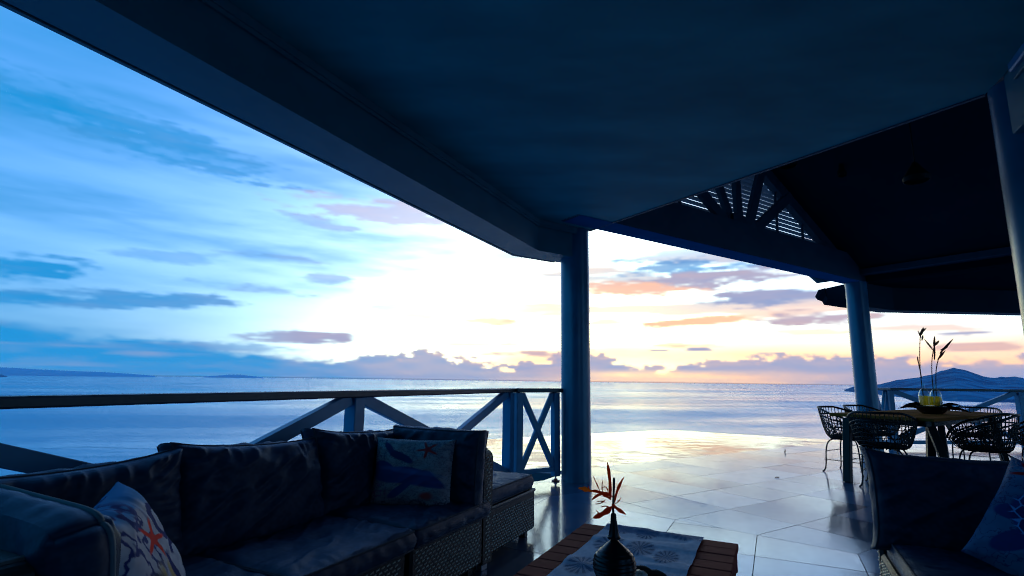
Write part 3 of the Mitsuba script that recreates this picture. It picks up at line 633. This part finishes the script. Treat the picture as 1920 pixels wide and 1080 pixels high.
# ---------------------------------------------------------------- ottoman at the far end
ot = thing('ottoman', 'low woven ottoman between the left sofa and the column', 'ottoman')
FLu = frame([0, 0, 0], U, -W, Zv)
put('base', box(3.0, 3.69, 1.595, 2.28, .05, .318, FLu, .014), 'm_wicker', ot)
put('weave', cat(weave(L(3.02, -1.594, .062), U, Zv, .66, .225), weave(L(3.691, -1.61, .062), -W, Zv, .64, .225)), 'm_strand', ot, kind='stuff')
put('rim', cat(rim_tube([L(3.0, -1.600, .312), L(3.69, -1.600, .312)]), rim_tube([L(3.684, -1.6, .312), L(3.684, -2.28, .312)])), 'm_strand_dark', ot, smooth=True)
for s in (3.06, 3.63):
    for t in (-1.66, -2.21): put('foot', box(s - .025, s + .025, -t - .025, -t + .025, 0, .048, FLu), 'm_rattan', ot)
m, d = onseat(3.0, 3.675, -2.26, -1.605, .322, .422)
put_cushion('seat_cushion', 'blue cushion on the ottoman beside the far sofa arm', 'cushion', m, d, edge=.84, pin=.012, puff=.6, seed=61, wr=.007, n=56, ears=.02)

# ---------------------------------------------------------------- armchair at the right
ch = thing('rattan_armchair', 'woven lounge chair with blue cushions in the lower right corner', 'armchair')
put('base', box(2.20, 3.095, -1.20, -.385, .05, .325, FLu, .014), 'm_wicker', ch)
put('weave', cat(weave(L(3.09, .384, .062), -U, Zv, .87, .25), weave(L(2.199, .40, .062), W, Zv, .78, .25)), 'm_strand', ch, kind='stuff')
put('back_panel', box(3.097, 3.16, -1.20, -.385, .05, .60, FLu, .014), 'm_wicker', ch)
put('back_weave', weave(L(3.155, .384, .062), -U, Zv, .055, .52), 'm_strand', ch, kind='stuff')
for s in (2.27, 3.05):
    for t in (.45, 1.13): put('foot', box(s - .025, s + .025, -t - .025, -t + .025, 0, .048, FLu), 'm_rattan', ch)
m, d = onseat(2.18, 3.085, .405, 1.20, .327, .415)
put_cushion('seat_cushion', 'blue seat cushion with pale side under the turtle pillow', 'cushion', m, d, edge=.86, pin=.012, puff=.6, seed=62, wr=.007, n=60, ears=.02, pipe='m_piping_dark')
put_cushion('back_cushion', 'big dark blue back cushion of the right lounge chair', 'cushion', stand(L(3.0, .675, .578), -U, .15, -.01), (.62, .40, .17), edge=.60, pin=.03, puff=.8, seed=49, wr=.011, n=56, ears=-.045, sag=.018)
put_cushion('throw_pillow', 'blue pillow printed with a sea turtle and red starfish', 'pillow', stand(L(2.66, .90, .55), -U * .90 - W * .30, .45, -.42), (.46, .42, .14), 'm_turtle', None, edge=.06, pin=.04, puff=.9, seed=53, wr=.007, n=60, ears=-.02)
put_cushion('back_cushion', 'dark blue cushion at the right edge behind the turtle pillow', 'cushion', stand(L(3.0, 1.27, .575), -U, .17, .03), (.50, .43, .18), edge=.60, pin=.03, puff=.8, seed=50, wr=.011, n=48, ears=-.03)

# ---------------------------------------------------------------- coffee table, runner, vase, shells
ct = thing('coffee_table', 'low slatted plum brown coffee table between the sofas', 'coffee table')
TT = .380
s = 2.715
while s > 1.30:
    put('slat', box(s - .0965, s, .190, .905, TT - .026, TT + rng.normal(0, .0006), FLu, .004), 'm_plank', ct); s -= .1005
s_end = s + .004
put('apron', cat(box(s_end, 2.70, .890, .912, TT - .10, TT - .028, FLu), box(s_end, 2.70, .198, .22, TT - .10, TT - .028, FLu), box(2.695, 2.722, .198, .912, TT - .12, TT - .0275, FLu)), 'm_plank', ct)
for sx in (2.67, s_end + .04):
    for t in (.245, .868): put('leg', box(sx - .035, sx + .035, t - .035, t + .035, 0, TT - .029, FLu), 'm_plank', ct)
nu, nv = 60, 120
uu, vv = np.meshgrid(np.linspace(0, 1, nu), np.linspace(0, 1, nv), indexing='ij')
tt, ss = -.785 + .45 * uu, 1.32 + 1.404 * vv
zz = TT + .0045 + .006 * np.clip(meshkit.fbm(np.stack([uu * 2.2, vv * 9, 0 * uu], -1), 3, 4) - .38, 0, 1) * 2 + .007 * (np.abs(meshkit.noise(np.stack([uu * 1.6 + vv, vv * 12, 0 * uu + 2], -1), 8) - .5) < .09) * 1.0
from scipy.ndimage import gaussian_filter
zz = gaussian_filter(zz, 1.1) + .0015 * np.clip(vv - .97, 0, 1) * -60
Pv = ss[..., None] * U + tt[..., None] * W + zz[..., None] * Zv
I, J = np.meshgrid(np.arange(nu - 1), np.arange(nv - 1), indexing='ij'); b_ = (I * nv + J).ravel()
rm = trimesh.Trimesh(Pv.reshape(-1, 3), np.vstack([np.stack([b_, b_ + nv, b_ + nv + 1], 1), np.stack([b_, b_ + nv + 1, b_ + 1], 1)]), process=False)
one('table_runner', 'creased pale runner with blue shell motifs on the coffee table', 'table runner', rm, 'm_runner', smooth=True, uv=np.stack([uu, vv], -1).reshape(-1, 2))

VP = L(1.936, -0.537, TT + .012)
prof_ = [(0, 0), (.050, 0), (.058, .006)]
for q in np.linspace(.02, 1, 40):
    h_ = .142 * q; r_ = .073 * math.sin(math.pi * (.22 + .66 * q)) ** .85 * (1.0 if q < .62 else 1 - .62 * ((q - .62) / .38) ** 1.6)
    if q < .80: r_ += .0016 * math.sin(q * .142 / .0115 * 2 * math.pi)
    prof_.append((r_, .006 + h_))
prof_ += [(.0225, .152), (.0225, .158), (.0185, .161), (.016, .178), (.0122, .20), (.0092, .224), (.0086, .232), (.0066, .234), (.0060, .22), (0, .22)]
one('vase', 'ribbed black vase with a thin neck on the coffee table', 'vase', tf(lathe(prof_, 56), frame(VP, [1, 0, 0], [0, 1, 0], Zv)), 'm_vase', smooth=50)
fl = thing('heliconia', 'orange red heliconia bloom on a dark stem in the vase', 'flower')
cx = np.array([1.0, 0, 0]); cy = np.array([.2, .98, 0])
def fp(x, y, d=0.0): return VP + cx * x * .9 + Zv * (.222 + (y - .30) * .80 if y > .30 else y - .075) + cy * d        # metres right of and above the vase foot
put('stem', tube(spline([fp(0, .290), fp(-.001, .33), fp(.003, .42, .01), fp(.004, .462, .012)], 16), np.r_[np.full(13, .0042), .004, .0045, .0035], 8), 'm_stem_dark', fl, smooth=True)
bracts = [((-.012, .375, .0), (-.012, .45, -.01), (-.020, .535, -.02), .0095), ((.004, .360, .0), (.020, .415, .02), (.044, .462, .03), .0078), ((-.004, .352, .0), (.016, .340, -.02), (.048, .320, -.03), .0095),
          ((-.006, .345, -.01), (-.030, .328, -.03), (-.078, .300, -.03), .0145), ((-.010, .375, -.01), (-.045, .405, -.02), (-.085, .415, -.03), .0095), ((-.002, .38, .01), (-.03, .39, .03), (-.088, .358, .04), .0085)]
def blade(p0, p1, p2, r, n=18):
    c = spline([fp(*p0), fp(*p1), fp(*p2)], n); q = np.linspace(0, 1, n)
    return tube(c, r * np.clip(np.minimum(.45 + 1.5 * q, 1.0) * np.sqrt(np.clip(1.02 - q ** 3, 0, 1)), .05, 1) * (.66 + .14 * np.sin(11 * q + 40 * p1[0])), 9)
for p0, p1, p2, r in bracts: put('bract', blade(p0, p1, p2, r), 'm_bract', fl, smooth=True)
put('bract', blade((-.082, .413, -.03), (-.105, .422, -.035), (-.132, .428, -.04), .0115), 'm_bract_tip', fl, smooth=True, label='bright orange tip of the bloom')
for p in (((-.05, .41, -.02), (-.062, .44, -.02), (-.078, .478, -.02)), ((-.04, .40, 0), (-.043, .43, 0), (-.040, .452, 0)), ((-.02, .395, 0), (-.03, .425, 0), (-.045, .42, 0)), ((-.03, .37, .01), (-.05, .352, .02), (-.072, .348, .02)), ((.0, .35, .01), (.02, .36, .02), (.03, .375, .03)), ((-.015, .34, -.01), (-.03, .35, -.02), (-.05, .345, -.02)), ((-.03, .36, 0), (-.05, .365, 0), (-.065, .362, 0)), ((-.05, .318, -.03), (-.06, .328, -.03), (-.066, .336, -.03)), ((-.09, .416, -.03), (-.093, .425, -.03), (-.096, .436, -.03))):
    put('sepal', blade(*p, .0032, 10), 'm_bract', fl, smooth=True)
sh = thing('shell_cluster', 'small pale seashell with dark driftwood beside the vase', 'shell')
SP = L(1.994, -0.464, TT + .012)
q = np.linspace(0, 1, 60); th = q * 5 * 2 * math.pi
put('shell', tf(tube(np.stack([.020 * q * np.cos(th), .020 * q * np.sin(th), .05 * (1 - q)], -1), .003 + .014 * q, 10), frame(SP + [0, 0, .012], [.5, -.1, .86], [0, 1, .1], [-.86, 0, .5])), 'm_shell', sh, smooth=True)
for a, b, r in (((-.035, .05, .01), (.045, .02, .03), .014), ((.02, .03, .02), (.10, -.015, .012), .012), ((-.05, .02, .012), (-.01, .07, .03), .010)):
    c = spline([SP + np.array(a), SP + (np.array(a) + b) / 2 + [0, .008, .012], SP + np.array(b)], 14)
    m_ = tube(c, r * (1 - .35 * np.linspace(-1, 1, 14) ** 2), 9); m_.vertices += .004 * (meshkit.noise(m_.vertices * 90, 3)[:, None] - .5); put('driftwood', m_, 'm_wood_dark', sh, smooth=40)

# ---------------------------------------------------------------- dining table and what stands on it
K = np.array([4.40, 5.70, 0]); TH = .745
dt = thing('dining_table', 'long brown wooden dining table under the gabled roof', 'dining table')
def TP(a, b, z=0.0): return K + a * A - b * B + z * Zv            # a along the long side, b across it
NP = 7
for i in range(NP):
    b0, b1 = 1.05 * i / NP + .001, 1.05 * (i + 1) / NP - .001
    c0 = .10 * (1 - math.sqrt(max(0, 1 - (2 * (i + .5) / NP - 1) ** 2 * .7)))
    put('plank', tf(box(c0, 2.5 - c0, b0, b1, TH - .034, TH, None, .005), frame(K, A, -B, Zv)), 'm_tabletop', dt)
put('apron', cat(*[tf(box(*q), frame(K, A, -B, Zv)) for q in ((.16, 2.34, .12, .145, TH - .10, TH - .036), (.16, 2.34, .905, .93, TH - .10, TH - .036), (.16, .185, .147, .903, TH - .10, TH - .036), (2.315, 2.34, .147, .903, TH - .10, TH - .036))]), 'm_tableleg', dt)
for p, q in (((3.81, 6.28, 0), (3.92, 6.36, .70)), ((4.76, 5.95, 0), (4.60, 6.02, .708)), ((4.78, 6.32, 0), (4.70, 6.12, .708)), ((5.95, 7.55, 0), (5.85, 7.45, .70)), ((6.25, 6.95, 0), (6.15, 7.0, .70))):
    put('leg', beam(p, q, .075, .075), 'm_tableleg', dt)
BZ = TH + .095
def bottle(xy, hgt, label):
    k = thing('glass_bottle', label, 'bottle', None)
    r = .060; o = frame([xy[0], xy[1], BZ + .002], [1, 0, 0], [0, 1, 0], Zv)
    pr = [(0, 0), (r * .93, 0), (r, .012), (r, hgt * .36)] + [(r * (.20 + .80 * math.cos(q) ** 1.2), hgt * (.36 + .40 * math.sin(q))) for q in np.linspace(.1, 1.45, 9)] + [(r * .22, hgt * .80), (r * .20, hgt * .97), (r * .27, hgt * .975), (r * .27, hgt)]
    put('glass', tf(lathe(pr, 32), o), 'm_glass', k, smooth=50)
    lv = hgt * .43; put('liquid', tf(lathe([(0, .006), (r * .88, .006), (r * .94, .016), (r * .94, hgt * .36), (r * .90, lv), (0, lv)], 32), o), 'm_yellow', k, smooth=50)
BX = [np.array([5.12, 6.72]), np.array([5.23, 6.68])]
bottle(BX[0], .275, 'left bottle of yellow liquid with a single dry stem, on the dining table')
bottle(BX[1], .265, 'right bottle of yellow liquid with forked dry stems, on the dining table')
R_ = np.array([.83, -.56, 0])                                      # rightwards as seen across the table
def stem(label, xy, paths, buds):
    k = thing('dry_stem', label, 'dried flower'); o = np.array([xy[0], xy[1], BZ - .06])
    for p in paths: put('stalk', tube(spline([o + R_ * x + Zv * z for x, z in p], 22), .0052, 6), 'm_dry', k, smooth=True)
    for (x0, z0, x1, z1, r) in buds:
        q = np.linspace(0, 1, 9); c = (o + R_ * x0 + Zv * z0) + q[:, None] * (R_ * (x1 - x0) + Zv * (z1 - z0))
        put('bud', tube(c, r * np.clip(np.sin(math.pi * (.12 + .86 * q)), .06, 1), 7), 'm_dry', k, smooth=True)
stem('single dry stem standing in the left bottle', BX[0], [[(.0, .03), (-.01, .5), (.005, .72), (.035, .95)], [(-.005, .4), (-.02, .60), (-.022, .66)]],
     [(.03, .92, .075, 1.03, .016), (.035, .90, .012, .99, .009), (.045, .96, .10, 1.02, .010), (.04, .86, .06, .94, .010), (-.02, .58, -.024, .67, .008)])
stem('forked dry stems standing in the right bottle', BX[1], [[(-.02, .03), (-.015, .35), (.0, .58), (.05, .80)], [(-.01, .05), (.02, .38), (.06, .60), (.14, .76)]],
     [(.03, .74, -.05, .89, .010), (.04, .77, .06, .92, .012), (.05, .80, .10, .86, .014), (.09, .70, .24, .88, .013), (.06, .62, .15, .74, .012), (.03, .62, .05, .80, .010), (.10, .74, .18, .78, .012)])
bw = thing('bowl', 'dark low bowl with spiky dried leaves, carrying the two bottles', 'bowl')
BO = np.array([*[5.18, 6.7], TH + .002])
put('dish', tf(lathe([(0, 0), (.10, 0), (.13, .02), (.165, .07), (.168, .090), (.155, .092), (0, .092)], 40), frame(BO, [1, 0, 0], [0, 1, 0], Zv)), 'm_leg', bw, smooth=40)
for x0, z0, x1, z1, d in ((-.08, .05, -.34, .045, .0), (-.08, .05, -.30, .085, .05), (.06, .05, .36, .02, .05), (.04, .06, .26, .10, .1), (.0, .06, .30, .055, -.06), (.02, .05, .12, .13, .0), (-.05, .05, -.20, .11, -.05)):
    q = np.linspace(0, 1, 10); c = BO + R_ * .0 + np.array([R_ * (x0 + (x1 - x0) * k) + Zv * (z0 + (z1 - z0) * k + .035 * math.sin(3.1 * k)) + A * d * k for k in q])
    put('leaf', tube(c, .020 * np.clip(np.sin(math.pi * (.1 + .88 * q)), .08, 1), 6), 'm_leg', bw, smooth=40)

# ---------------------------------------------------------------- woven dining chairs
def chair_parts():
    """Parts of one chair: at the origin, front towards +y."""
    r = np.random.default_rng(11)
    def rim(ph):      # ph = 0 at the back, +-pi at the front
        k = abs(ph) / math.pi; back = .5 + .5 * math.cos(ph)
        x = .325 * math.sin(ph) * (1 - .10 * back); y = -.29 * math.cos(ph) + (.04 if k > .5 else 0)
        z = .46 + .33 * np.clip(1.12 - 1.25 * k ** 1.6, 0, 1) ** .8
        return np.array([x * 1.02, y, z])
    def base(ph): return np.array([.20 * math.sin(ph), -.19 * math.cos(ph) + .02, .405])
    def shell(ph, v):
        a, b = base(ph), rim(ph); o = v ** .55; q = a + (b - a) * np.array([o, o, v ** 1.15]); return q
    phs = np.linspace(-2.75, 2.75, 60)
    rimm = [rim(p) for p in phs]
    low = [shell(p, .80) for p in phs]
    strands = []
    for p in np.linspace(-2.7, 2.7, 40): strands.append(tube([shell(p, v) for v in np.linspace(0, 1, 7)], .0048, 5))
    for v in (.12, .24, .36, .48, .60, .71): strands.append(tube([shell(p, v + .015 * math.sin(7 * p)) for p in phs[::2]], .0046, 5))
    for _ in range(34):
        p0 = r.uniform(-2.5, 2.5); dp = r.choice([-1, 1]) * r.uniform(.35, .9); v0, v1 = r.uniform(0, .2), r.uniform(.62, .80)
        strands.append(tube([shell(p0 + dp * q, v0 + (v1 - v0) * q) for q in np.linspace(0, 1, 7)], .0046, 5))
    th = np.linspace(0, 2 * math.pi, 28)
    for k in range(-5, 6): 
        w_ = math.sqrt(max(0, .2 ** 2 - (k * .036) ** 2)); strands.append(tube([[k * .036, .02 - w_, .405], [k * .036, .02 + w_, .405]], .005, 5))
    pad = lathe([(0, .412), (.19, .412), (.205, .425), (.20, .445), (.15, .455), (0, .457)], 32); pad.apply_translation([0, .02, 0])
    legs, ties = [], []
    for sx in (-1, 1):
        for sy in (-1, 1):
            legs.append(tube(spline([[sx * .10, .02 + sy * .10, .400], [sx * .165, .02 + sy * .16, .375], [sx * .19, .02 + sy * .185, .30], [sx * .235, .02 + sy * .235, 0]], 14), .0085, 7))
        ties.append(tube([[sx * .213, -.19, .15], [sx * .213, .23, .15]], .005, 5))
    ties.append(tube([[-.213, .02, .15], [.213, .02, .15]], .005, 5)); ties.append(tube([[-.2, -.175, .25], [.2, -.175, .25]], .005, 5)); ties.append(tube([[-.2, .215, .25], [.2, .215, .25]], .005, 5))
    return dict(rim=tube(rimm, .0125, 8), inner_rim=tube(low, .0085, 7), shell=cat(*strands), pad=pad, legs=legs, ties=cat(*ties))
CP = chair_parts()
proto = None
for i, (x, y, rot, label) in enumerate([(4.1, 6.05, -0.698, 'woven chair at the near left corner of the dining table'), (5.12, 5.92, 1.082, 'woven chair on the near side of the dining table, right of its legs'), (4.28, 7.0, 3.752, 'woven chair at the left end of the table, its slatted back rim against the sea'), (5.0, 7.62, 3.578, 'woven chair at the foot of the column by the dining table'), (6.38, 7.55, 2.147, 'woven chair at the far end of the table, right of the bottles'), (6.25, 6.42, 0.873, 'woven chair cut by the right edge of the photo')]):
    m = frame([x, y, 0], [math.cos(rot), math.sin(rot), 0], [-math.sin(rot), math.cos(rot), 0], Zv)
    k = thing('dining_chair', label, 'chair', 'woven dining chairs round the table')
    if proto is None:
        put('rim', CP['rim'], 'm_rattan', k, smooth=True); put('inner_rim', CP['inner_rim'], 'm_rattan', k, smooth=True)
        put('woven_shell', CP['shell'], 'm_rattan', k, smooth=True, kind='stuff'); put('seat_pad', CP['pad'], 'm_pad', k, smooth=40)
        for g in CP['legs']: put('leg', g, 'm_leg', k, smooth=True)
        put('stretcher', CP['ties'], 'm_leg', k, smooth=True)
        proto = k
        for q in [q for q in scene if q.startswith(k + '__')]: scene[q] = {**scene[q], 'to_world': T(m.tolist())}
    else:
        for q in [q for q in scene if q.startswith(proto + '__')]:
            scene[k + q[len(proto):]] = {**scene[q], 'to_world': T(m.tolist())}
            if q in labels: labels[k + q[len(proto):]] = dict(labels[q])

# ---------------------------------------------------------------- pendant lamps in the dark gable
for (x, y, z, r, h, top_, label) in [(4.46, 5.6, 3.31, 0.13, 0.22, 4.3, 'dark pendant lamp hanging nearest, in the right of the gable'), (4.68, 7.2, 4.01, 0.06, 0.2, 4.4, 'slim dark pendant lamp in the middle of the gable'), (3.81, 7.0, 4.06, 0.12, 0.2, 4.4, 'dark pendant lamp beside the ceiling edge, above the louvres')]:
    k = thing('pendant_lamp', label, 'lamp')
    put('cord', tube([[x, y, z + h], [x, y, top_]], .006, 6), 'm_leg', k)
    put('shade', tf(lathe([(.02, h), (.03, h * .92), (r * .55, h * .62), (r, h * .22), (r * .93, 0), (r * .90, .005), (r * .96, h * .22), (r * .52, h * .6), (.01, h * .9)], 28), frame([x, y, z], [1, 0, 0], [0, 1, 0], Zv)), 'm_lamp', k, smooth=40)
# ---------------------------------------------------------------- small litter on the tiles
tw = tube(spline([[3.11, 6.52, .004], [3.13, 6.53, .006], [3.155, 6.52, .004]], 8), .004, 6)
one('fallen_leaf', 'tiny dry leaf lying on the tiles between column and table', 'leaf', tw, 'm_dry', smooth=True)
tw = tube([[4.40, 8.85, -.001], [4.41, 8.85, .05]], .009, 8)
one('pool_fitting', 'short dark peg standing at the pool edge', 'peg', tw, 'm_leg', smooth=40)

# ---------------------------------------------------------------- sea air
scene['haze_air'] = {'type': 'homogeneous', 'albedo': {'type': 'rgb', 'value': [.90, .95, .97]}, 'sigma_t': {'type': 'rgb', 'value': [.8e-5, .8e-5, .8e-5]}}
scene['haze'] = {'type': 'cube', 'to_world': T().translate([0, 0, 195]).scale([60000, 60000, 242]), 'bsdf': {'type': 'null'}, 'interior': {'type': 'ref', 'id': 'haze_air'}}
labels['haze'] = {'kind': 'stuff', 'label': 'thin sea haze'}
scene['camera']['medium'] = {'type': 'ref', 'id': 'haze_air'}
